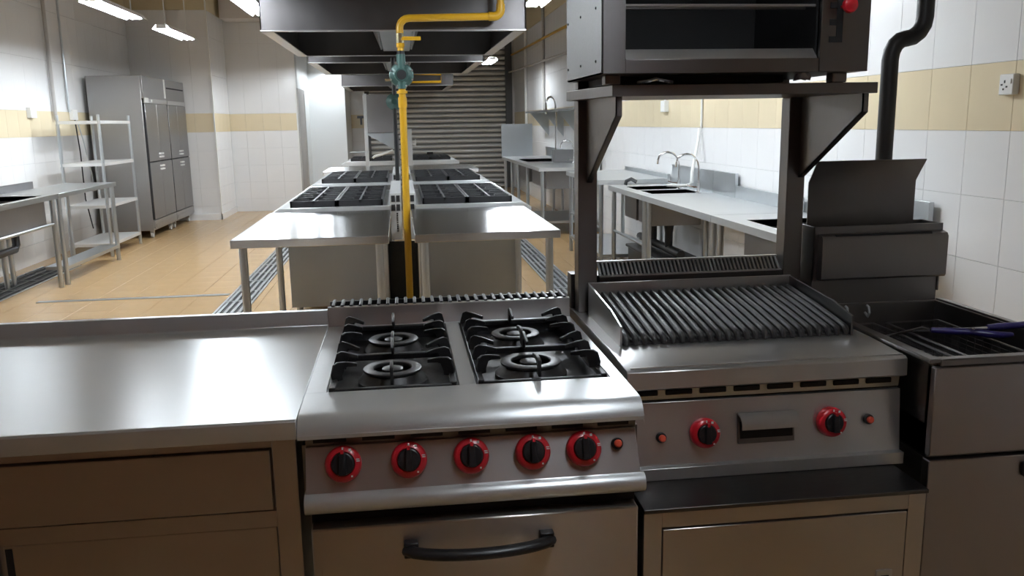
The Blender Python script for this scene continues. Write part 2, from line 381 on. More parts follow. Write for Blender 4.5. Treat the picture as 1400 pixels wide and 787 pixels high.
def onp(x, z):
    k = (pA[1] - z) / (pA[1] - pB[1]); return (x, pA[0] + (pB[0] - pA[0]) * k, z)
for x, z in ((-.160, .731), (-.010, .731), (.135, .731), (.281, .731), (.404, .731)): knob(t, onp(x, z), pn, -pd)
button(t, onp(.487, .737), pn)
P('trim_bar', MB().prism([(1.90, .672), (1.872, .672)] + arc(1.873, .648, .023, 95, 265, 8) + [(1.90, .622)], 'x', X0 + .008, X1), 'steel_top', t)
P('door_gap', MB().box(X0 + .016, X1 - .012, 1.915, 1.936, .58, .622), 'black', t)
dr = P('oven_door', MB().box(X0 + .018, X1 - .014, 1.868, 1.915, .16, .586), 'steel_front', t, bev=.004)
hb = []
for i in range(17):
    u = -1 + i / 8; hb.append((.147 + u * .172, 1.868 - .012 - .048 * (1 - u * u) ** .6, .527))
P('door_handle', MB().tube(hb, [.0135] * 17, 10, sq=1.25).box(-.030, .004, 1.845, 1.869, .508, .546).box(.290, .324, 1.845, 1.869, .508, .546), 'plastic', dr, 'black bowed handle', bev=.003)
P('kick_plate', MB().box(X0 + .02, X1 - .02, 1.93, 1.945, .03, .15), 'steel_dark', t)
for x in (X0 + .06, X1 - .06):
    for y in (2.0, 2.72): P('foot', MB().cyl((x, y, .0035), (x, y, .11), .02), 'steel', t)
# wells, burners and pan supports
for wi, (a, b) in enumerate(((-.208, .124), (.166, .514))):
    P('drip_pan', MB().box(a, b, 2.075, 2.768, .795, .806).box(a, a + .004, 2.075, 2.768, .806, .847).box(b - .004, b, 2.075, 2.768, .806, .847).box(a, b, 2.764, 2.768, .806, .847).box(a, b, 2.075, 2.079, .806, .847), 'pan', t)
    cx = (a + b) / 2 - .004
    for bi, (cy, r) in enumerate(((2.60, .079), (2.275, .084))):
        r = r * (.94 if wi == 0 else 1.0) if bi else r * .96
        bn = P('burner', MB().lathe((cx, cy, .806), [(r * 1.20, 0), (r * 1.20, .010), (r * 1.14, .014), (r * .95, .033), (r * .6, .033), (r * .6, 0)], n=32), 'burner', t)
        P('burner_ring', MB().lathe((cx, cy, .806), [(r * .9, .034), (r * 1.0, .0365), (r * 1.0, .0415), (r * .96, .0435), (r * .68, .0435), (r * .65, .041), (r * .65, .034)], n=36), 'burner', bn)
        P('burner_cap', MB().lathe((cx, cy, .806), [(r * .12, .0), (r * .12, .03), (r * .36, .033), (r * .36, .040), (r * .3, .0425), (r * .05, .043)], n=24).box(cx - r * .58, cx + r * .58, cy - .006, cy + .006, .834, .839).box(cx - .006, cx + .006, cy - r * .58, cy + r * .58, .834, .839), 'burner', bn)
        P('burner_pipe', MB().tube([(cx, cy, .815), (cx + .02, cy - .11, .812), (cx + .02, cy - .17, .812)], .012, 8), 'pan', bn)
    # cast support: perimeter rails plus fingers
    sp = P('pan_support', MB().box(a + .006, a + .022, 2.082, 2.762, .838, .858).box(b - .022, b - .006, 2.082, 2.762, .838, .858).box(a + .006, b - .006, 2.082, 2.094, .838, .853).box(a + .006, b - .006, 2.750, 2.762, .838, .853).box(a + .02, b - .02, 2.428, 2.444, .828, .846), 'cast', t, bev=.003)
    def finger(p, q, h=.044, th=.0042):
        """upright plate rising at p on the rail and reaching to q"""
        p, q = Vector(p), Vector(q); d = (q - p); L = d.length; d.normalize(); s = Vector((-d.y, d.x, 0)) * th
        pr = [(0, 0), (-.004, .018), (.004, h), (.016, h + .006), (L * .55, h + .003), (L, h - .006), (L, h - .016), (L * .6, h - .012), (.036, h - .014), (.028, .012), (.028, 0)]
        P('finger', MB().slab([p + d * u + Vector((0, 0, v)) - s for u, v in pr], s * 2), 'cast', sp, bev=.002)
    for cy in (2.60, 2.275):
        for s, rx in ((-1, a + .010), (1, b - .010)):
            for dy in (-.115, 0.0, .115):
                yy = cy + dy * 1.02; e = Vector((cx + s * .055, cy + dy * .45, 0))
                k = Vector((rx, yy, .85)); q = k + (Vector((e.x, e.y, .85)) - k) * .62
                finger(k, q)
        finger((cx, cy + .155, .848), (cx, cy + .062, .848)); finger((cx, cy - .165, .848), (cx, cy - .060, .848))

# ------------------------------------------------------------------ foreground: stand cabinet and charbroiler
t = T('stand_cabinet', 'low dark steel cabinet carrying the charbroiler, with flush latch door', 'cabinet', (.925, 2.3, .003))
P('carcass', MB().box(.562, 1.300, 1.915, 2.80, .05, .550), 'steel_dark', t)
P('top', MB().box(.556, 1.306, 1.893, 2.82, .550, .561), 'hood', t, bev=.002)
P('frame', MB().box(.558, .604, 1.902, 1.916, .02, .550).box(1.257, 1.304, 1.902, 1.916, .02, .550).box(.604, 1.257, 1.902, 1.916, .507, .550), 'steel_front', t, bev=.001)
dr = P('door', MB().box(.607, 1.254, 1.900, 1.915, .06, .502), 'steel_front', t, bev=.002)
P('latch', MB().box(1.178, 1.222, 1.895, 1.900, .27, .345), 'steel', dr, 'flush pull latch', bev=.002)
P('latch_recess', MB().box(1.190, 1.212, 1.8935, 1.896, .285, .330), 'black', dr)
for x in (.6, 1.26):
    for y in (1.98, 2.7): P('foot', MB().cyl((x, y, .0035), (x, y, .06), .02), 'plastic', t)

t = T('charbroiler', 'countertop gas charbroiler with ridged black iron grates and splash guard', 'grill', (.95, 2.45, .567))
deck = [(2.90, .80), (2.095, .80), (2.083, .806), (2.086, .852), (2.095, .858), (2.28, .866), (2.90, .866)]
P('body', MB().prism(deck, 'x', .562, 1.344).box(.585, 1.335, 2.14, 2.84, .562, .80), 'steel', t, bev=.0015)
P('gutter_trim', MB().box(.575, 1.338, 2.10, 2.106, .858, .862), 'steel', t)
P('slot_plate', MB().slab([(.575, 2.108, .80), (1.338, 2.108, .80), (1.338, 2.112, .768), (.575, 2.112, .768)], (0, .01, 0)), 'steel_far', t)
for k in range(8):
    c = .615 + .0945 * k
    P('vent_slot', MB().box(c - .037, c + .037, 2.1045, 2.112, .780, .795), 'black', t, bev=.003)
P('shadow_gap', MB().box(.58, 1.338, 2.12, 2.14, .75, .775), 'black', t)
cA, cB = (2.105, .762), (2.078, .592)
P('control_panel', MB().slab([(.578, *cA), (1.340, *cA), (1.334, *cB), (.584, *cB)], (0, .02, 0)), 'steel', t, bev=.001)
P('lower_lip', MB().box(.582, 1.334, 2.056, 2.09, .5625, .595).box(.59, 1.33, 2.09, 2.14, .562, .60), 'steel', t, bev=.001)
cd_ = Vector((0, cB[0] - cA[0], cB[1] - cA[1])).normalized(); cn = Vector((0, -abs(cd_.z), abs(cd_.y)))
def onc(x, z):
    k = (cA[1] - z) / (cA[1] - cB[1]); return (x, cA[0] + (cB[0] - cA[0]) * k, z)
for x, z in ((.775, .676), (1.132, .684)): knob(t, onc(x, z), cn, -cd_, .041)
button(t, onc(.656, .670), cn); button(t, onc(1.242, .684), cn)
dp = P('drip_drawer', MB().slab([onc(.868, .722), onc(1.028, .722), onc(1.028, .640), onc(.868, .640)], (0, -.006, 0)), 'steel_dark', t, bev=.002)
yy = 2.09
P('drawer_lip', MB().prism([(yy, .724), (yy - .018, .722), (yy - .030, .714), (yy - .036, .700), (yy - .036, .688), (yy - .033, .688), (yy - .033, .699), (yy - .027, .711), (yy - .017, .718), (yy, .720)], 'x', .868, 1.028), 'steel', dp)
P('lip_recess', MB().slab([onc(.874, .700), onc(1.022, .700), onc(1.022, .655), onc(.874, .655)], (0, -.008, 0)), 'black', dp)
th = .006
gl, gr = .598, 1.302
side = [(2.30, .862), (2.30, .925), (2.42, .949), (2.725, .972), (2.725, .862)]
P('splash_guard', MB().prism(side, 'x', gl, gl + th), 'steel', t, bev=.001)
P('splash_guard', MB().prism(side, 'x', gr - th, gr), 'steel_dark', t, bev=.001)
P('splash_guard', MB().box(gl, gr, 2.72, 2.726, .862, .974), 'steel', t, bev=.001)
P('fire_box', MB().box(gl + .008, gr - .008, 2.325, 2.715, .8665, .872), 'black', t)
P('grate_rest', MB().box(gl + .01, gr - .01, 2.31, 2.33, .8665, .874), 'grate', t)
nb = 25; zs, ze = .886, .938
bm = MB(); c0 = gl + .019
path = [(2.306, .868), (2.306, .876), (2.309, .883), (2.316, .889), (2.328, zs + .006), (2.50, (zs + ze) / 2 + .004), (2.705, ze)]
bm.tube([(c0, y, z) for y, z in path], [.0065, .0085, .0098, .0098, .0092, .0092, .0092], 8)
g0 = P('grate_bar', bm, 'grate', t)
for k in range(1, nb): share(g0, t, ((gr - gl - .038) * k / (nb - 1), 0, 0))
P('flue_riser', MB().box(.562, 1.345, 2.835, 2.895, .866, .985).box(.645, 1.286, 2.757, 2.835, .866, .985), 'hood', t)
mb = MB()
n = 46
for k in range(n):
    x = .652 + .628 * k / (n - 1)
    mb.slab([(x - .0035, 2.765, .984), (x - .0075, 2.80, 1.03), (x - .0005, 2.80, 1.03), (x + .0035, 2.765, .984)], (0, .012, 0))
mb.box(.645, 1.286, 2.758, 2.778, .983, .989).box(.645, 1.286, 2.80, 2.816, 1.026, 1.032)
P('flue_louvres', mb, 'steel', t)
P('flue_throat', MB().slab([(.65, 2.780, .985), (.65, 2.815, 1.026), (1.281, 2.815, 1.026), (1.281, 2.780, .985)], (0, .01, -.004)), 'black', t)

# ------------------------------------------------------------------ salamander rack and salamander
t = T('salamander_rack', 'dark steel shelf on two posts bridging above the charbroiler', 'rack', (.95, 2.6, .866))
P('shelf', MB().prism([(.585, 2.355), (1.370, 2.365), (1.380, 2.83), (.548, 2.83)], 'z', 1.565, 1.596), 'steel_dark', t, bev=.002)
for s, a, b in ((0, .572, .636), (1, 1.290, 1.354)):
    P('post', MB().box(a, b, 2.758, 2.822, .8665, 1.565), 'steel_dark', t, bev=.003)
    gx = .600 if s == 0 else 1.331
    gp = [(2.758, 1.565), (2.375, 1.565), (2.375, 1.512), (2.758, 1.300)]
    g = P('gusset', MB().prism(gp, 'x', gx, gx + .004), 'steel_dark', t)
    P('gusset_flange', MB().slab([(gx, 2.375, 1.565), (gx + .018, 2.375, 1.565), (gx + .018, 2.375, 1.512), (gx, 2.375, 1.512)], (0, .004, 0)).slab([(gx, 2.375, 1.512), (gx + .018, 2.375, 1.512), (gx + .018, 2.758, 1.300), (gx, 2.758, 1.300)], (0, .002, .004)), 'steel_dark', g)
t = T('salamander_grill', 'dark steel salamander grill with open front and round red knob', 'grill', (.93, 2.57, 1.5965))
a, b, y0, y1, z0, z1 = .545, 1.292, 2.30, 2.79, 1.623, 2.08
P('housing', MB().box(a, a + .006, y0, y1, z0, z1).box(a, b, y1 - .006, y1, z0, z1).box(a, b, y0, y1, z1 - .006, z1).box(a, b, y0, y1, z0, z0 + .006).box(b - .006, b, y0, y1, z0, z1).box(1.160, 1.164, y0, y1, z0, z1), 'steel_dark', t)
P('side_panel', MB().box(a - .003, a, y0 + .005, y1 - .005, z0 + .004, z1 - .004), 'sal_side', t, 'outer side panel, base colour darkened against its reflection')
for yy_ in (2.37, 2.57, 2.76):
    for zz in (1.66, 1.80, 1.94): P('rivet', MB().lathe((a - .003, yy_, zz), [(.004, 0), (.004, .001), (.002, .003)], (-1, 0, 0), 8), 'plastic', t)
P('front_stile', MB().box(a, .606, y0 - .004, y0 + .01, z0, z1), 'steel_dark', t, bev=.001)
P('lower_rail', MB().box(.606, 1.152, y0 - .004, y0 + .02, z0, 1.659), 'steel_dark', t, bev=.001)
P('sill', MB().slab([(.609, y0 + .004, 1.660), (1.150, y0 + .004, 1.660), (1.150, y0 + .03, 1.684), (.609, y0 + .03, 1.684)], (0, .003, .004)), 'steel', t)
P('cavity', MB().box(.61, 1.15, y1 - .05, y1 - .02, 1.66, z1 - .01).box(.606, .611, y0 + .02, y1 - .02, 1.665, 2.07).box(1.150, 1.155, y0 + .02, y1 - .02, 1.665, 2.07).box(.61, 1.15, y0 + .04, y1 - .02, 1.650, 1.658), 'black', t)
P('rack_rod', MB().cyl((.611, y0 + .03, 1.802), (1.15, y0 + .03, 1.802), .004, 8), 'steel', t)
P('rack_rod', MB().cyl((.611, y0 + .09, 1.802), (1.15, y0 + .09, 1.802), .004, 8), 'steel_dark', t)
P('control_panel', MB().box(1.153, b + .002, y0 - .006, y0 + .008, z0, z1), 'steel_dark', t, bev=.001)
mb = MB().box(1.196, 1.214, y0 - .008, y0 - .005, 1.70, 2.0)
for zz in (1.700, 1.745, 1.790): mb.box(1.176, 1.198, y0 - .008, y0 - .005, zz, zz + .016)
P('height_slot', mb, 'black', t, 'black notched lever slot')
P('lever_knob', MB().cyl((1.210, y0 - .006, 1.793), (1.210, y0 - .035, 1.793), .006, 8).lathe((1.210, y0 - .034, 1.793), [(.006, 0), (.019, .006), (.022, .014), (.019, .022), (.008, .027)], (0, -1, 0), 18), 'red', t, 'round red lever knob')
for x in (.588, 1.250):
    for y in (2.382, 2.75): P('foot', MB().box(x - .022, x + .022, y - .02, y + .02, 1.5965, z0), 'steel_dark', t, bev=.003)
P('burner_tray', MB().box(.60, 1.12, 2.45, 2.74, 1.602, z0), 'black', t)
f = MB()
pts = []
for i in range(5):
    for j in range(4): pts.append((1.135 + .012 * j + random.uniform(-.004, .004), 2.37 + .012 * i, 1.598 + (.034 if (i + j) % 2 else .010) * (1 if 0 < j < 3 else .5)))
f.add(pts, [(i * 4 + j, i * 4 + j + 1, i * 4 + j + 5, i * 4 + j + 4) for i in range(4) for j in range(3)])
o = O('plastic_scrap', f, 'film', 'crumpled scrap of clear film on the rack shelf under the salamander', 'scrap')
so = o.modifiers.new('solid', 'SOLIDIFY'); so.thickness = .001
O('gas_hose', MB().tube([(.66, 2.37, 1.602), (.68, 2.35, 1.604), (.705, 2.34, 1.610), (.73, 2.345, 1.605), (.76, 2.37, 1.602)], .005, 6), 'chrome', 'thin bright hose end lying on the rack shelf', 'hose')

# ------------------------------------------------------------------ fryer
t = T('deep_fryer', 'dark steel floor fryer with raised flue box and open tank', 'fryer', (1.6, 2.35, .003))
fx0, fx1 = 1.368, 1.845
P('cabinet', MB().box(fx0, fx1, 2.02, 2.82, .05, .595), 'steel_dark', t)
P('tank', MB().box(fx0, fx0 + .02, 2.01, 2.715, .60, .868).box(fx1 - .02, fx1, 2.01, 2.715, .60, .868).box(fx0, fx1, 2.70, 2.72, .60, .868).box(fx0, fx1, 2.0, 2.03, .60, .852).box(fx0, fx1, 2.02, 2.71, .60, .69), 'steel_dark', t, bev=.002)
P('tank_rim', MB().box(fx0 - .020, fx0 + .012, 1.995, 2.71, .862, .874).box(fx1 - .012, fx1 + .012, 1.995, 2.71, .862, .874).box(fx0 + .012, fx1 - .012, 1.995, 2.025, .852, .872), 'steel_dark', t, bev=.003)
P('front_panel', MB().box(fx0 - .004, fx1, 1.99, 2.012, .607, .850), 'fryer_front', t, bev=.003)
dr = P('door', MB().box(fx0 - .004, fx1, 1.988, 2.02, .06, .594), 'fryer_front', t, bev=.003)
P('door_handle', MB().box(1.636, 1.662, 1.975, 1.99, .535, .575), 'plastic', dr, 'black handle', bev=.003)
P('back_plate', MB().box(fx0 + .005, fx1 - .01, 2.715, 2.735, .80, .98), 'steel_dark', t)
P('flue_box', MB().box(fx0 + .004, fx1 - .004, 2.71, 2.716, .95, 1.136).box(fx0 + .004, fx0 + .010, 2.71, 2.83, .90, 1.136).box(fx1 - .010, fx1 - .004, 2.71, 2.83, .90, 1.136).box(fx0 + .004, fx1 - .004, 2.825, 2.83, .90, 1.136), 'steel_dark', t, bev=.001)
P('flue_void', MB().box(fx0 + .01, fx1 - .01, 2.718, 2.824, 1.09, 1.10), 'black', t)
P('flue_cover', MB().prism([(2.71, 1.112), (2.685, 1.106), (2.678, 1.095), (2.678, .962), (2.684, .955), (2.71, .955)], 'x', fx0 + .022, fx1 - .002), 'steel_dark', t, bev=.001)
P('cover_slot', MB().box(fx0 + .07, fx1 - .06, 2.683, 2.690, 1.104, 1.111), 'black', t)
P('deflector', MB().prism([(2.795, 1.10), (2.795, 1.278), (2.740, 1.352), (2.742, 1.354), (2.799, 1.279), (2.799, 1.10)], 'x', 1.388, 1.782), 'steel_dark', t, 'bent flue deflector sheet')
for x in (1.395, 1.49, 1.568):
    P('basket_hook', MB().tube([(x, 2.700, .835), (x, 2.68, .825), (x, 2.672, .84), (x, 2.678, .858), (x, 2.69, .862)], .0045, 6), 'steel_top', t, 'chrome hook')
for x in (1.42, 1.80):
    for y in (2.1, 2.75): P('foot', MB().cyl((x, y, .0035), (x, y, .06), .02), 'plastic', t)
def basket(bx0, bx1, by0, by1, z0, z1, hp, label):
    t = T('fry_basket', label, 'basket', ((bx0 + bx1) / 2, (by0 + by1) / 2, z0), 'wire fry baskets in the fryer tank')
    mb = MB()
    n = 12
    for k in range(n + 1):
        y = by0 + (by1 - by0) * k / n
        for x in (bx0, bx1): mb.cyl((x, y, z0), (x, y, z1), .0013, 4)
        mb.cyl((bx0, y, z0), (bx1, y, z0), .0013, 4)
    for k in range(7):
        x = bx0 + (bx1 - bx0) * k / 6
        for y in (by0, by1): mb.cyl((x, y, z0), (x, y, z1), .0013, 4)
        mb.cyl((x, by0, z0), (x, by1, z0), .0013, 4)
    for k in range(1, 7):
        z = z0 + (z1 - z0) * k / 7
        mb.tube([(bx0, by0, z), (bx1, by0, z), (bx1, by1, z), (bx0, by1, z), (bx0, by0, z)], .0012, 4)
    P('wire_mesh', mb, 'steel_dark', t)
    P('rim_wire', MB().tube([(bx0, by0, z1), (bx1, by0, z1), (bx1, by1, z1), (bx0, by1, z1), (bx0, by0, z1)], .0035, 6), 'steel_dull', t)
    P('handle_rod', MB().tube(hp[:3], .004, 6), 'chrome', t)
    P('grip', MB().tube(hp[2:], [.008, .0105, .010, .011, .010, .006][:len(hp) - 2], 10), 'blue', t, 'dark blue dipped grip')
basket(1.415, 1.555, 2.12, 2.62, .705, .815, [(1.42, 2.42, .815), (1.487, 2.244, 0.895), (1.488, 2.208, 0.895), (1.534, 2.185, 0.895), (1.585, 2.162, 0.895), (1.614, 2.134, 0.895), (1.641, 2.116, 0.895), (1.673, 2.118, 0.895)], 'wire fry basket, the one with its whole blue handle in view')
basket(1.60, 1.79, 2.16, 2.62, .705, .815, [(1.62, 2.50, .815), (1.572, 2.146, 0.91), (1.62, 2.15, 0.91), (1.656, 2.152, 0.91), (1.715, 2.158, 0.91), (1.789, 2.166, 0.91)], 'wire fry basket beside the tank wall, its blue handle running out of frame')
O('black_flue_pipe', MB().tube([(1.79, 3.02, .003), (1.79, 3.02, 1.70)] + [(1.79 + .055 * (1 - math.cos(a)), 3.02, 1.70 + .075 * math.sin(a)) for a in (.4, .8, 1.2, 1.57)] + [(1.845 + .07 * math.sin(a), 3.02, 1.85 - .075 * math.cos(a)) for a in (0.0, .4, .8, 1.2, 1.57)] + [(1.915, 3.02, 2.1), (1.915, 3.02, 3.895)], .030, 14), 'rubber', 'black lagged pipe with a double bend behind the fryer', 'pipe')

# ------------------------------------------------------------------ island
def work_table(s, ya, yb, z, label, x0=.075, x1=1.0, legs=True, shelf=False, group=None):
    t = T('work_table', label, 'table', (s * (x0 + x1) / 2, (ya + yb) / 2, .003), group)
    def X(a, b): return (min(s * a, s * b), max(s * a, s * b))
    P('table_top', MB().box(*X(x0, x1), ya, yb, z - .05, z), 'steel_table', t, bev=.003)
    for x in (x0 + .06, x1 - .06):
        for y in (ya + .06, yb - .08):
            P('leg', MB().cyl((s * x, y, .0035), (s * x, y, z - .05), .024, 14), 'steel_far', t)
    if shelf: P('undershelf', MB().box(*X(x0 + .03, x1 - .03), ya + .04, yb - .06, .16, .19), 'steel_far', t)
    return t
def island_range(s, ya, yb, label):
    t = T('island_range', label, 'range', (s * .5, (ya + yb) / 2, .003), 'ranges in the island rows')
    def B(mb, a, b, y0, y1, z0, z1): return mb.box(min(s * a, s * b), max(s * a, s * b), y0, y1, z0, z1)
    P('body', B(MB(), .13, .90, ya + .01, yb - .01, .09, .80), 'steel_body', t)
    P('cooktop', MB().prism([(s * .10, .80), (s * .10, .875), (s * .945, .875), (s * 1.02, .835), (s * 1.02, .80)], 'y', ya, yb), 'steel_top', t, bev=.003)
    P('back_riser', B(MB(), .012, .10, ya + .04, yb - .04, .60, .965), 'grey', t)
    mb = MB(); B(mb, .022, .05, ya + .034, ya + .041, .90, .95); B(mb, .06, .09, ya + .034, ya + .041, .90, .95); B(mb, .022, .05, ya + .034, ya + .041, .83, .88); B(mb, .06, .09, ya + .034, ya + .041, .83, .88)
    P('riser_vents', mb, 'black', t)
    if s < 0 and ya < 7:
        mb = MB(); random.seed(3)
        for k in range(9): mb.box(-.052, -.040, ya + .035, ya + .041, .665 + .017 * k, .665 + .017 * k + random.choice((.008, .011, .013)))
        P('data_label', mb, 'plastic', t, 'dark vertical label marks')
    for x in (.2, .85):
        for y in (ya + .1, yb - .1): P('foot', MB().cyl((s * x, y, .0035), (s * x, y, .09), .025), 'steel_far', t)
    n = 2; gy = (yb - ya - .12) / n
    for gx0, gx1 in ((.155, .508), (.514, .868)):
        for k in range(n):
            y0, y1 = ya + .03 + gy * k, ya + .03 + gy * (k + 1) - .004
            mb = MB(); z0, z1 = .876, .925
            B(mb, gx0, gx1, y0, y0 + .014, z0, z1); B(mb, gx0, gx1, y1 - .014, y1, z0, z1); B(mb, gx0, gx0 + .014, y0, y1, z0, z1); B(mb, gx1 - .014, gx1, y0, y1, z0, z1)
            xm, ym = (gx0 + gx1) / 2, (y0 + y1) / 2
            B(mb, xm - .008, xm + .008, y0, y1, .90, z1); B(mb, gx0, gx1, ym - .008, ym + .008, z0, z1)
            for j in (.25, .75):
                yy_ = y0 + (y1 - y0) * j
                for sgn, xa in ((1, gx0), (-1, gx1)):
                    for dy in (-.07, .07):
                        mb.slab([(s * xa, yy_ + dy, .90), (s * xa, yy_ + dy, z1), (s * (xa + sgn * .12), yy_ + dy * .35, z1), (s * (xa + sgn * .12), yy_ + dy * .35, .912)], (0, .012, 0))
                mb.lathe((s * xm, yy_, .876), [(.055, 0), (.055, .018), (.03, .024), (.01, .024)], n=12)
            P('grate', mb, 'cast', t)
    return t
for s, side in ((-1, 'left'), (1, 'right')):
    work_table(s, 5.11, 6.70, .85, 'empty steel table at the near end of the %s island row' % side, x0=.09 if s < 0 else .062, x1=1.01 if s < 0 else .95, group='steel tables in the island rows')
    island_range(s, 6.76, 8.42, 'black grated range just behind the near table of the %s island row' % side)
    work_table(s, 8.46, 9.5, .85, 'steel spacer table between the first two ranges of the %s row' % side, group='steel tables in the island rows')
    island_range(s, 9.54, 11.2, 'second black grated range along the %s island row' % side)
    work_table(s, 11.9, 13.2, .88, 'steel table past the second range of the %s row' % side, x1=1.06, group='steel tables in the island rows')
    island_range(s, 15.2, 16.5, 'farthest black grated range of the %s island row' % side)
O('gap_shade', MB().box(-.128, .128, 6.80, 6.82, .003, .585), 'black', 'black sheet standing in for shade in the gap between the two island rows behind the yellow pipe', 'panel')  # black sheet added to carry the shade inside the gap
# overhead salamander far down the left row
t = T('far_salamander', 'far salamander seen side on above the left island row', 'grill', (-.3, 14.4, .003))
P('housing', MB().box(-.50, -.06, 14.0, 14.75, 1.37, 1.97), 'steel_dull', t, bev=.005)
P('shelf', MB().box(-.53, -.05, 13.98, 14.78, 1.335, 1.365), 'steel_far', t)
P('bracket', MB().slab([(-.50, 14.0, 1.335), (-.06, 14.0, 1.335), (-.06, 14.0, 1.08)], (0, .01, 0)), 'steel_far', t)
P('front_post', MB().box(-.56, -.505, 14.0, 14.06, .003, 1.98), 'grey', t)
P('rear_post', MB().box(-.06, -.02, 14.0, 14.06, .003, 1.335), 'steel_dark', t)
P('handle', MB().box(-.66, -.56, 13.96, 13.99, 1.60, 1.64).box(-.615, -.585, 13.96, 14.0, 1.50, 1.60), 'plastic', t, 'black lever handle')
P('tray', MB().box(-.80, -.51, 14.0, 14.3, 1.06, 1.075), 'steel_far', t)
P('hose', MB().tube([(-.44, 14.0, .98), (-.42, 13.98, 1.0), (-.3, 13.98, 1.03), (-.12, 13.98, 1.09)], .02, 8), 'white', t, 'pale drain hose')
t = T('flue_panel', 'narrow grey upright panel with white latch beyond the yellow pipe', 'panel', (.13, 14.05, .003))
P('panel', MB().box(.085, .19, 14.0, 14.1, .003, 1.42), 'grey', t)
P('latch', MB().box(.19, .25, 13.98, 14.0, 1.17, 1.20).box(.235, .25, 13.97, 14.0, 1.14, 1.26), 'white', t)

# hoods
def hood(y0, y1, z0, z1, x, label):
    t = T('extractor_hood', label, 'hood', (0, (y0 + y1) / 2, z0), 'extractor hoods in a line above the island')
    g = .012
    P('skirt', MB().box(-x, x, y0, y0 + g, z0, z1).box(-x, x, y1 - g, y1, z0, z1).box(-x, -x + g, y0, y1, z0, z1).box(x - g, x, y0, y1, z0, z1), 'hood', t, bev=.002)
    P('gutter', MB().box(-x, x, y0 - .002, y0 + .05, z0 - .004, z0 + .004).box(-x, x, y1 - .05, y1, z0 - .004, z0 + .004).box(-x, -x + .09, y0, y1, z0 - .004, z0 + .004).box(x - .09, x, y0, y1, z0 - .004, z0 + .004), 'steel', t)
    P('roof', MB().box(-x, x, y0, y1, z1 - .02, z1), 'grey', t)
    P('centre_trough', MB().prism([(-.27, z1 - .02), (-.13, z0 + .035), (.13, z0 + .035), (.27, z1 - .02)], 'y', y0 + .12, y1 - .12), 'steel_far', t)
    for s in (-1, 1):
        n = 5
        for k in range(n):
            a = y0 + .14 + (y1 - y0 - .28) * k / n; b = a + (y1 - y0 - .28) / n - .02
            P('filter', MB().slab([(s * .142, a, z0 + .05), (s * .142, b, z0 + .05), (s * .268, b, z1 - .05), (s * .268, a, z1 - .05)], (s * .014, 0, -.006)), 'steel_dull', t)
    P('duct', MB().box(-.3, .3, (y0 + y1) / 2 - .3, (y0 + y1) / 2 + .3, z1, 3.895), 'steel_far', t)
    return t
hood(6.79, 9.25, 2.20, 2.62, 1.0, 'big dull steel hood nearest above the island')
hood(10.2, 12.6, 2.20, 2.62, 1.0, 'second dull steel hood behind the nearest one')
hood(16.4, 18.9, 2.20, 2.42, 1.03, 'smallest farthest hood before the roller shutter')

# gas pipe with regulator
def bend(c, u, v, r, n=6):
    c, u, v = Vector(c), Vector(u), Vector(v); return [c + u * r * math.cos(PI / 2 * i / n) + v * r * math.sin(PI / 2 * i / n) for i in range(n + 1)]
PY = 6.62; px_ = .036; R = .027
t = T('gas_pipe', 'yellow gas pipe with green round regulator rising between the near tables', 'pipe', (px_, PY, .003))
zt = 2.268
P('lower_pipe', MB().tube([(px_ - .01, PY, .004), (px_ - .006, PY, 1.62)], R, 14), 'yellow', t)
P('coupling', MB().cyl((px_ - .006, PY, 1.62), (px_ - .006, PY, 1.70), .033, 14).cyl((px_ - .006, PY, 1.70), (px_ - .006, PY, 1.76), .026, 12).cyl((px_ - .006, PY, 1.725), (px_ - .006, PY, 1.745), .04, 12), 'yellow', t, bev=.002)
rg = P('regulator', MB().lathe((px_ - .006, PY + .03, 1.86), [(.04, -.03), (.085, -.02), (.092, 0), (.092, .02), (.085, .035), (.055, .05), (.05, .055), (.05, .085), (.03, .088)], (0, -1, 0), 28).cyl((px_ - .006, PY, 1.76), (px_ - .006, PY, 2.01), .034, 14), 'green', t, 'green round gas regulator', bev=.002)
P('gauge_port', MB().lathe((px_ - .006, PY + .03, 1.86), [(.036, .086), (.036, .094), (.02, .094)], (0, -1, 0), 18), 'black', rg)
mb = MB()
for k in range(8):
    a = 2 * PI * (k + .5) / 8; mb.cyl((px_ - .006 + .086 * math.cos(a), PY - .025, 1.86 + .086 * math.sin(a)), (px_ - .006 + .086 * math.cos(a), PY + .02, 1.86 + .086 * math.sin(a)), .008, 6)
P('flange_bolts', mb, 'steel_far', rg)
P('vent_stub', MB().cyl((px_ - .09, PY, 1.825), (px_ - .13, PY, 1.825), .010, 8), 'brass', rg)
P('black_nipple', MB().cyl((px_ - .006, PY, 2.005), (px_ - .006, PY, 2.035), .028, 12), 'plastic', t)
P('upper_fitting', MB().cyl((px_ - .006, PY, 2.03), (px_ - .006, PY, 2.085), .024, 12).cyl((px_ - .006, PY, 2.06), (px_ - .006, PY, 2.09), .032, 8), 'yellow', t)
vb = P('valve', MB().cyl((px_ - .006, PY, 2.09), (px_ - .006, PY, 2.16), .030, 8), 'brass', t, 'brass ball valve')
P('valve_handle', MB().box(px_ + .01, px_ + .145, PY - .06, PY - .05, 2.105, 2.132).cyl((px_ + .0, PY, 2.118), (px_ + .015, PY - .055, 2.118), .01, 8), 'yellow', vb, 'yellow lever')
xh = .785
pp = [Vector((px_ - .006, PY, 2.16)), Vector((px_ - .006, PY, zt - .07))] + [Vector((px_ - .006 + .07 - .07 * math.cos(a), PY, zt - .07 + .07 * math.sin(a))) for a in (.3, .6, .9, 1.2, 1.57)]
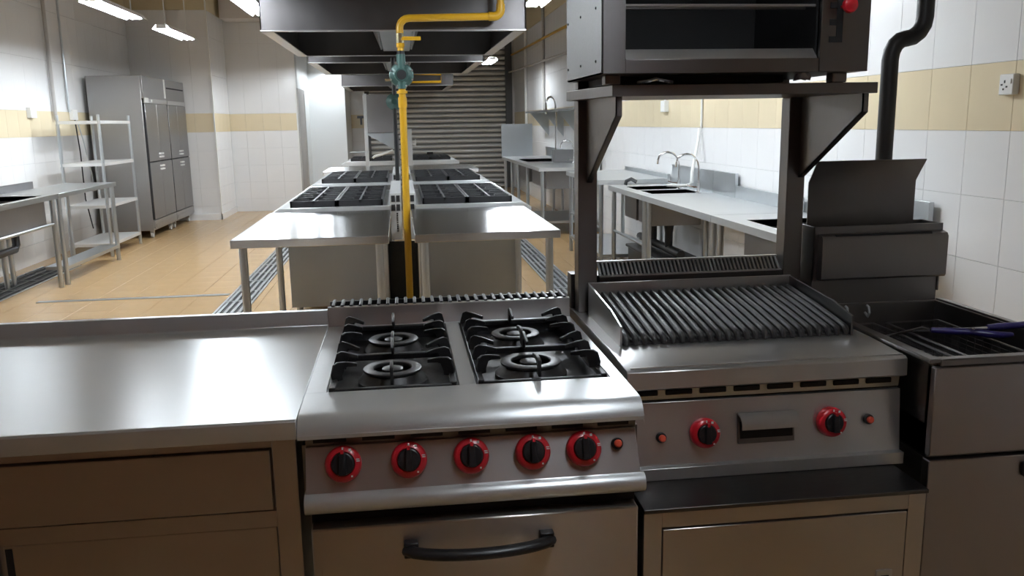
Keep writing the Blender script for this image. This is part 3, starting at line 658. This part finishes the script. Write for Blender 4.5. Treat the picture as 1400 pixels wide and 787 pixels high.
pp += [Vector((xh - .05, PY, zt + .012))] + [Vector((xh - .05 + .05 * math.sin(a), PY, zt + .062 - .05 * math.cos(a))) for a in (.4, .8, 1.2, 1.57)] + [Vector((xh, PY, 3.89))]
P('upper_pipe', MB().tube(pp, R, 14), 'yellow', t)
P('elbow', MB().tube([Vector((xh - .09, PY, zt + .012))] + [Vector((xh - .05 + .05 * math.sin(a), PY, zt + .062 - .05 * math.cos(a))) for a in (0, .4, .8, 1.2, 1.57)] + [Vector((xh, PY, zt + .10))], R + .006, 14), 'yellow', t)
t = T('second_gas_pipe', 'thin dark gas pipe with a smaller green regulator behind the yellow one', 'pipe', (-.02, 9.5, .9))
P('pipe', MB().cyl((-.045, 9.52, .866), (-.045, 9.52, 2.195), .022, 10), 'plastic', t)
P('regulator', MB().lathe((-.045, 9.54, 1.74), [(.04, -.03), (.09, -.02), (.09, .03), (.05, .05), (.03, .07)], (0, -1, 0), 20), 'green', t, 'green regulator')
t = T('third_gas_pipe', 'small far yellow gas pipe crossing the front of the last hood', 'pipe', (.5, 16.3, 2.2))
P('pipe', MB().tube([(.03, 16.3, 1.2), (.03, 16.36, 2.26), (.80, 16.36, 2.26), (.80, 16.36, 2.40), (.04, 16.36, 2.43)], .026, 8), 'yellow', t)

# ------------------------------------------------------------------ left side: sink table, work table, rack, fridges
def table_left():
    t = T('left_work_table', 'steel work table with undershelf in front of the shelf rack', 'table', (-3.57, 9.55, .003))
    P('table_top', MB().box(-3.85, -3.275, 8.72, 10.42, .855, .90), 'steel_far', t, bev=.003)
    for x in (-3.80, -3.305):
        for y in (8.77, 10.34): P('leg', MB().cyl((x, y, .0035), (x, y, .855), .024, 12), 'steel_far', t)
    P('undershelf', MB().box(-3.50, -3.285, 8.78, 10.36, .15, .185), 'steel_far', t)
    P('upstand', MB().box(-3.87, -3.85, 8.72, 9.6, .88, .975), 'steel_dull', t)
    t = T('left_sink_table', 'steel sink table with upstand at the left edge of the picture', 'sink', (-3.57, 7.5, .003))
    x0, x1, y0, y1 = -3.85, -3.275, 6.2, 8.70
    bx0, bx1, by0, by1 = -3.76, -3.345, 6.6, 8.52
    P('table_top', MB().box(x0, bx0, y0, y1, .855, .90).box(bx1, x1, y0, y1, .855, .90).box(bx0, bx1, y0, by0, .855, .90).box(bx0, bx1, by1, y1, .855, .90), 'steel_far', t)
    P('upstand', MB().box(x0 - .02, x0, y0, 8.70, .88, .975), 'steel_dull', t)
    P('bowl', MB().box(bx0 - .006, bx0, by0, by1, .62, .895).box(bx1, bx1 + .006, by0, by1, .62, .895).box(bx0, bx1, by0 - .006, by0, .62, .895).box(bx0, bx1, by1, by1 + .006, .62, .895).box(bx0, bx1, by0, by1, .61, .62), 'steel_dull', t)
    P('drain_pipe', MB().tube([(-3.58, 8.40, .61), (-3.58, 8.40, .46), (-3.58, 8.36, .42), (-3.58, 7.6, .42)], .035, 10), 'plastic', t, 'black waste pipe')
    for x in (-3.80, -3.31):
        for y in (6.3, 8.62): P('leg', MB().cyl((x, y, .0035), (x, y, .855), .024, 12), 'steel_far', t)
    P('brace', MB().cyl((-3.31, 6.3, .62), (-3.31, 8.62, .62), .014, 8), 'steel_far', t)
table_left()
t = T('shelf_rack', 'open four tier steel shelf rack standing before the fridges', 'rack', (-3.7, 11.2, .003))
for x in (-3.93, -3.475):
    for y in (10.66, 11.80): P('post', MB().cyl((x, y, .0035), (x, y, 1.67), .019, 10), 'steel_far', t)
for z in (.16, .615, 1.11, 1.60): P('shelf', MB().box(-3.945, -3.46, 10.645, 11.815, z - .035, z).box(-3.94, -3.465, 10.65, 11.81, z, z + .001), 'steel_shelf', t, bev=.003)

def fridge(y0, y1, label):
    xb, xf = -4.12, -3.40
    t = T('fridge', label, 'fridge', (-3.76, (y0 + y1) / 2, .003), 'tall four door fridges')
    P('carcass', MB().box(xb, xf - .03, y0, y1, .11, 2.20), 'steel_fridge', t, bev=.004)
    P('fascia', MB().box(xf - .03, xf - .005, y0, y1, 1.90, 2.20), 'fridge_door', t, bev=.003)
    P('control_strip', MB().box(xf - .005, xf + .004, y0 + .01, y1 - .01, 1.84, 1.90), 'steel', t)
    P('plinth', MB().box(xf - .03, xf, y0, y1, .14, .25).box(xf, xf + .006, y0 + .03, y1 - .03, .16, .20), 'steel_fridge', t, bev=.002)
    ym = (y0 + y1) / 2
    for z0, z1, up in ((.265, 1.035, 1), (1.055, 1.835, 0)):
        for a, b, s in ((y0 + .024, ym - .004, 1), (ym + .004, y1 - .006, -1)):
            d = P('door', MB().box(xf - .03, xf, a, b, z0, z1), 'fridge_door', t, bev=.004)
            hz = z1 - .10 if up else z0 + .05
            hy = b - .045 if s == 1 else a + .045
            P('door_pull', MB().box(xf, xf + .03, hy - .027, hy + .027, hz - .011, hz + .011).box(xf, xf + .03, hy - .027, hy + .027, hz + .034, hz + .056), 'white', d)
    P('gasket', MB().box(xf - .034, xf - .003, y0 + .004, y0 + .022, .26, 1.84).box(xf - .034, xf - .012, y0 + .01, y1 - .01, 1.036, 1.054), 'black', t)
    for x in (xb + .1, xf - .08):
        for y in (y0 + .1, y1 - .1):
            w = P('caster', MB().cyl((x - .015, y, .045), (x + .015, y, .045), .041, 12), 'grey', t)
            P('caster_fork', MB().box(x - .025, x + .025, y - .02, y + .02, .06, .11), 'steel', w)
    return t, xf
f1, xf = fridge(12.3, 13.45, 'tall four door steel fridge whose plain side faces the shelf rack')
P('tape', MB().box(xf - .004, xf + .001, 13.36, 13.43, 1.93, 2.2), 'white', f1, 'white tape strip')
P('display', MB().box(xf + .004, xf + .008, 12.32, 12.50, 1.845, 1.91), 'white', f1, 'white control display')
P('switch', MB().box(xf + .004, xf + .008, 12.62, 12.70, 1.855, 1.89), 'white', f1, 'white switch')
f2, xf = fridge(13.47, 14.56, 'tall four door steel fridge beside the tiled pillar')
P('fascia_vent', MB().box(xf - .006, xf - .002, 13.5, 14.5, 2.07, 2.09), 'black', f2)

# wall fittings
def wall_box(x, y, z, s, label, w=.10, h=.10, d=.05, cat='socket'):
    t = T('wall_socket', label, cat, (x, y, z))
    P('back_box', MB().box(min(x, x + s * d), max(x, x + s * d), y - w / 2, y + w / 2, z - h / 2, z + h / 2), 'white', t, bev=.004)
    return t
wall_box(XL, 10.61, 1.70, 1, 'white socket box on the beige band, nearer one on the left wall', .16, .12)
wall_box(XL, 11.90, 1.69, 1, 'white socket box with cables behind the shelf rack', .16, .13)
t = wall_box(XR, 3.50, 1.625, -1, 'white three pin switched socket on the beige band', .088, .088, .032)
m = MB()
for dy, dz, a, b in ((.008, .012, .0035, .006), (.026, -.001, .0055, .0035), (-.006, -.010, .0055, .0035), (.014, -.020, .004, .004)): m.box(XR - .0335, XR - .031, 3.50 + dy - a, 3.50 + dy + a, 1.625 + dz - b, 1.625 + dz + b)
P('pin_holes', m, 'plastic', t)
P('rocker', MB().box(XR - .036, XR - .031, 3.466, 3.478, 1.627, 1.648), 'white', t)
t = wall_box(XR, 8.42, 1.63, -1, 'white socket box on the band seen under the salamander shelf', .12, .11)
P('conduit', MB().cyl((XR - .02, 8.42, 1.685), (XR - .02, 8.42, 3.89), .012, 8), 'white', t)
O('dark_riser_pipe', MB().cyl((XL + .04, 11.26, 1.62), (XL + .04, 11.26, 3.89), .022, 10), 'frame', 'thicker dark vertical pipe high on the left wall before the fridges', 'pipe')
O('thin_conduit', MB().cyl((XL + .03, 11.75, 1.72), (XL + .03, 11.75, 3.89), .014, 8), 'steel_far', 'thin grey conduit above the socket box behind the rack', 'conduit')
O('fridge_cable', MB().tube([(XL + .04, 11.88, 1.64), (XL + .05, 11.92, 1.2), (XL + .05, 11.92, .6), (XL + .08, 12.0, .2)], .008, 6), 'plastic', 'black power cable hanging from the socket behind the rack', 'cable')
O('fridge_cable', MB().tube([(XL + .04, 11.94, 1.64), (XL + .06, 12.05, 1.35), (XL + .07, 12.16, 1.0), (XL + .07, 12.22, .8)], .008, 6), 'steel_far', 'grey power cable sloping from the socket towards the fridge side', 'cable')

# ------------------------------------------------------------------ right wall row of tables and sinks
XF, XW = 1.985, 2.625
def sink_table(name, label, y0, y1, z, basins, splash, xf=XF, legs=None, cat='sink', bowl=True):
    t = T(name, label, cat, ((xf + XW) / 2, (y0 + y1) / 2, .003), 'steel tables along the right wall')
    mb = MB(); bx0, bx1 = xf + .11, XW - .10
    cuts = sorted(basins); y = y0
    for a, b in cuts:
        mb.box(xf, XW, y, a, z - .045, z).box(xf, bx0, a, b, z - .045, z).box(bx1, XW, a, b, z - .045, z); y = b
    mb.box(xf, XW, y, y1, z - .045, z)
    P('table_top', mb, 'steel_top', t)
    for a, b in cuts:
        P('bowl', MB().box(bx0 - .005, bx0, a, b, z - .27, z - .002).box(bx1, bx1 + .005, a, b, z - .27, z - .002).box(bx0, bx1, a - .005, a, z - .27, z - .002).box(bx0, bx1, b, b + .005, z - .27, z - .002).box(bx0, bx1, a, b, z - .275, z - .27), 'steel_dull', t)
        P('waste_pipe', MB().tube([((bx0 + bx1) / 2, (a + b) / 2, z - .275), ((bx0 + bx1) / 2, (a + b) / 2, z - .36), ((bx0 + bx1) / 2, (a + b) / 2, .40)], [.05, .035, .035], 10).cyl(((bx0 + bx1) / 2, a - .15, .38), ((bx0 + bx1) / 2, b + .25, .38), .035, 10), 'plastic', t)
    for a, b, h in splash: P('upstand', MB().box(XW - .025, XW, a, b, z, z + h), 'steel_far', t, bev=.002)
    for yl in (legs or (y0 + .06, y1 - .06)):
        for x in (xf + .045, XW - .06): P('leg', MB().cyl((x, yl, .0035), (x, yl, z - .045), .022, 12), 'steel_far', t)
    P('brace', MB().cyl((xf + .045, y0 + .06, .45), (xf + .045, y1 - .06, .45), .012, 8), 'steel_far', t) if cat == 'table' or len(basins) == 2 else None
    return t
sink_table('wall_sink', 'right wall sink table seen beside the right rack post, cut by the fryer', 3.95, 5.33, .885, [(4.38, 5.02)], [(3.95, 5.25, .19)])
sink_table('wall_sink', 'right wall sink table carrying the nearer tall faucet and tall splash', 5.34, 6.95, .885, [(5.75, 6.85)][:0] + [], [(5.34, 6.46, .095), (6.47, 6.95, .19)], cat='sink')
sink_table('wall_sink', 'right wall double basin table under the two swan neck faucets', 6.96, 8.14, .885, [(7.03, 7.42), (7.50, 7.90)], [(6.96, 8.07, .19)])
t = sink_table('wall_work_table', 'steel table with undershelf past the double basin table', 8.2, 9.85, .93, [], [(8.2, 9.85, .045)], xf=1.90, cat='table')
P('undershelf', MB().box(1.93, 2.60, 8.23, 9.82, .16, .19), 'steel_far', t)
O('floor_trap', MB().box(2.15, 2.5, 7.1, 8.0, .003, .30).box(2.13, 2.52, 7.08, 8.02, .30, .33), 'plastic', 'black grease trap box on the floor beneath the basins', 'box', bev=.01)
def faucet(x, y, z, label):
    t = T('swan_neck_faucet', label, 'faucet', (x, y, z), 'chrome swan neck faucets over the right sinks')
    P('base', MB().lathe((x, y, z + .0005), [(.024, 0), (.024, .012), (.015, .02), (.015, .09), (.01, .095)], n=14).tube([(x, y, z + .05), (x - .06, y + .03, z + .06), (x - .09, y + .04, z + .07)], .009, 8), 'chrome', t)
    pts = [(x, y, z + .09), (x, y, z + .20)] + [(x - .10 + .10 * math.cos(a), y + .02 * (1 - math.cos(a)), z + .22 + .11 * math.sin(a)) for a in (0, .4, .8, 1.2, 1.6, 2.0, 2.4)] + [(x - .185, y + .03, z + .25)]
    P('spout', MB().tube(pts, .011, 10), 'chrome', t)
    P('aerator', MB().cyl((x - .183, y + .03, z + .262), (x - .187, y + .03, z + .225), .014, 10), 'chrome', t)
faucet(2.47, 6.94, .885, 'swan neck chrome faucet by the tall splash, nearer of the pair')
faucet(2.47, 7.46, .885, 'swan neck chrome faucet between the two basins, farther of the pair')
O('white_hose', MB().tube([(XR - .02, 7.4, 1.42), (XR - .05, 7.35, 1.30), (2.50, 7.20, 1.05), (2.49, 7.18, .955), (2.44, 7.17, .935), (2.28, 7.22, .94)], .014, 8), 'white', 'bent white supply hose between the two swan neck faucets', 'hose')
O('wall_conduit', MB().cyl((XR - .012, 7.38, 1.42), (XR - .012, 7.38, 3.89), .010, 8), 'white', 'thin pale conduit above the white hose', 'conduit')
O('spray_gun', MB().tube([(2.12, 8.0, .892), (2.13, 8.0, .93), (2.17, 7.98, .95), (2.22, 7.96, .92)], .018, 8), 'plastic', 'small black spray head resting behind the double basin', 'sprayer')
# far sinks
t = T('far_sink_table', 'far sink table with tall end panel near the shutter', 'sink', (2.2, 13.2, .003))
P('table_top', MB().box(1.80, 2.62, 11.2, 13.0, .855, .90).box(1.80, 1.92, 13.0, 14.2, .855, .90).box(2.5, 2.62, 13.0, 14.2, .855, .90).box(1.80, 2.62, 14.2, 15.4, .855, .90), 'steel_top', t)
P('bowl', MB().box(1.92, 2.5, 13.0, 14.2, .60, .61).box(1.915, 1.92, 13.0, 14.2, .6, .895).box(1.92, 2.5, 14.2, 14.205, .6, .895).box(1.92, 2.5, 12.995, 13.0, .6, .895), 'steel_dull', t)
P('apron_bowl', MB().box(1.95, 2.5, 11.5, 12.8, .60, .855), 'steel_dull', t)
P('end_panel', MB().box(1.80, 2.36, 15.40, 15.43, .90, 1.47), 'steel_far', t, 'tall end panel')
P('upstand', MB().box(2.60, 2.625, 11.2, 15.4, .90, 1.06), 'steel_far', t)
P('undershelf', MB().box(1.84, 2.6, 11.25, 12.6, .16, .19), 'steel_far', t)
for y in (11.26, 12.6, 13.6, 14.4, 15.3):
    for x in (1.85, 2.56): P('leg', MB().cyl((x, y, .0035), (x, y, .855), .024, 10), 'steel_far', t)
t = T('wall_shelf', 'steel wall shelf on triangular brackets above the far sink', 'shelf', (2.45, 13.5, 1.65))
P('board', MB().box(2.30, 2.648, 11.2, 15.8, 1.655, 1.685), 'steel_far', t)
for y in (11.3, 12.6, 13.9, 15.3): P('bracket', MB().slab([(2.31, y, 1.655), (2.645, y, 1.655), (2.645, y, 1.25)], (0, .006, 0)), 'steel_far', t)
O('spray_tap', MB().tube([(2.50, 13.8, .9005), (2.50, 13.8, 1.75)] + [(2.42 + .08 * math.cos(a), 13.8, 1.75 + .14 * math.sin(a)) for a in (.4, .8, 1.2, 1.6, 2.0, 2.4, 2.8)] + [(2.34, 13.8, 1.62)], .018, 8), 'chrome', 'tall chrome rinse tap arching over the wall shelf', 'faucet')
faucet(2.47, 12.2, .90, 'swan neck chrome faucet on the far sink under the wall shelf')
O('white_lever', MB().tube([(2.42, 11.4, .921), (2.44, 11.35, 1.0), (2.50, 11.3, 1.22)], .02, 8), 'white', 'slanting white waste pipe leaning on the far table', 'pipe')
O('small_tap_box', MB().box(2.28, 2.58, 12.75, 12.95, .9005, 1.08), 'steel_dull', 'small steel box behind the far basin', 'box')
O('dark_wall_pipe', MB().cyl((XR - .03, 15.7, 1.70), (XR - .03, 15.7, 3.89), .03, 8), 'frame', 'dark vertical pipe above the wall shelf', 'pipe')
O('pale_wall_pipe', MB().cyl((XR - .03, 17.9, .004), (XR - .03, 17.9, 3.89), .03, 8), 'white', 'pale vertical pipe near the shutter on the right wall', 'pipe')
O('ceiling_gas_pipe', MB().cyl((XR - .06, 10.6, 2.9), (XR - .06, 19.9, 3.0), .022, 8), 'yellow', 'yellow gas pipe high on the right wall near the shutter', 'pipe')
O('high_duct_pipe', MB().cyl((XR - .12, 9.5, 2.45), (XR - .12, 19.9, 2.62), .02, 8), 'frame', 'brown pipe sloping high along the right wall', 'pipe')
SC.cycles.use_denoising = True
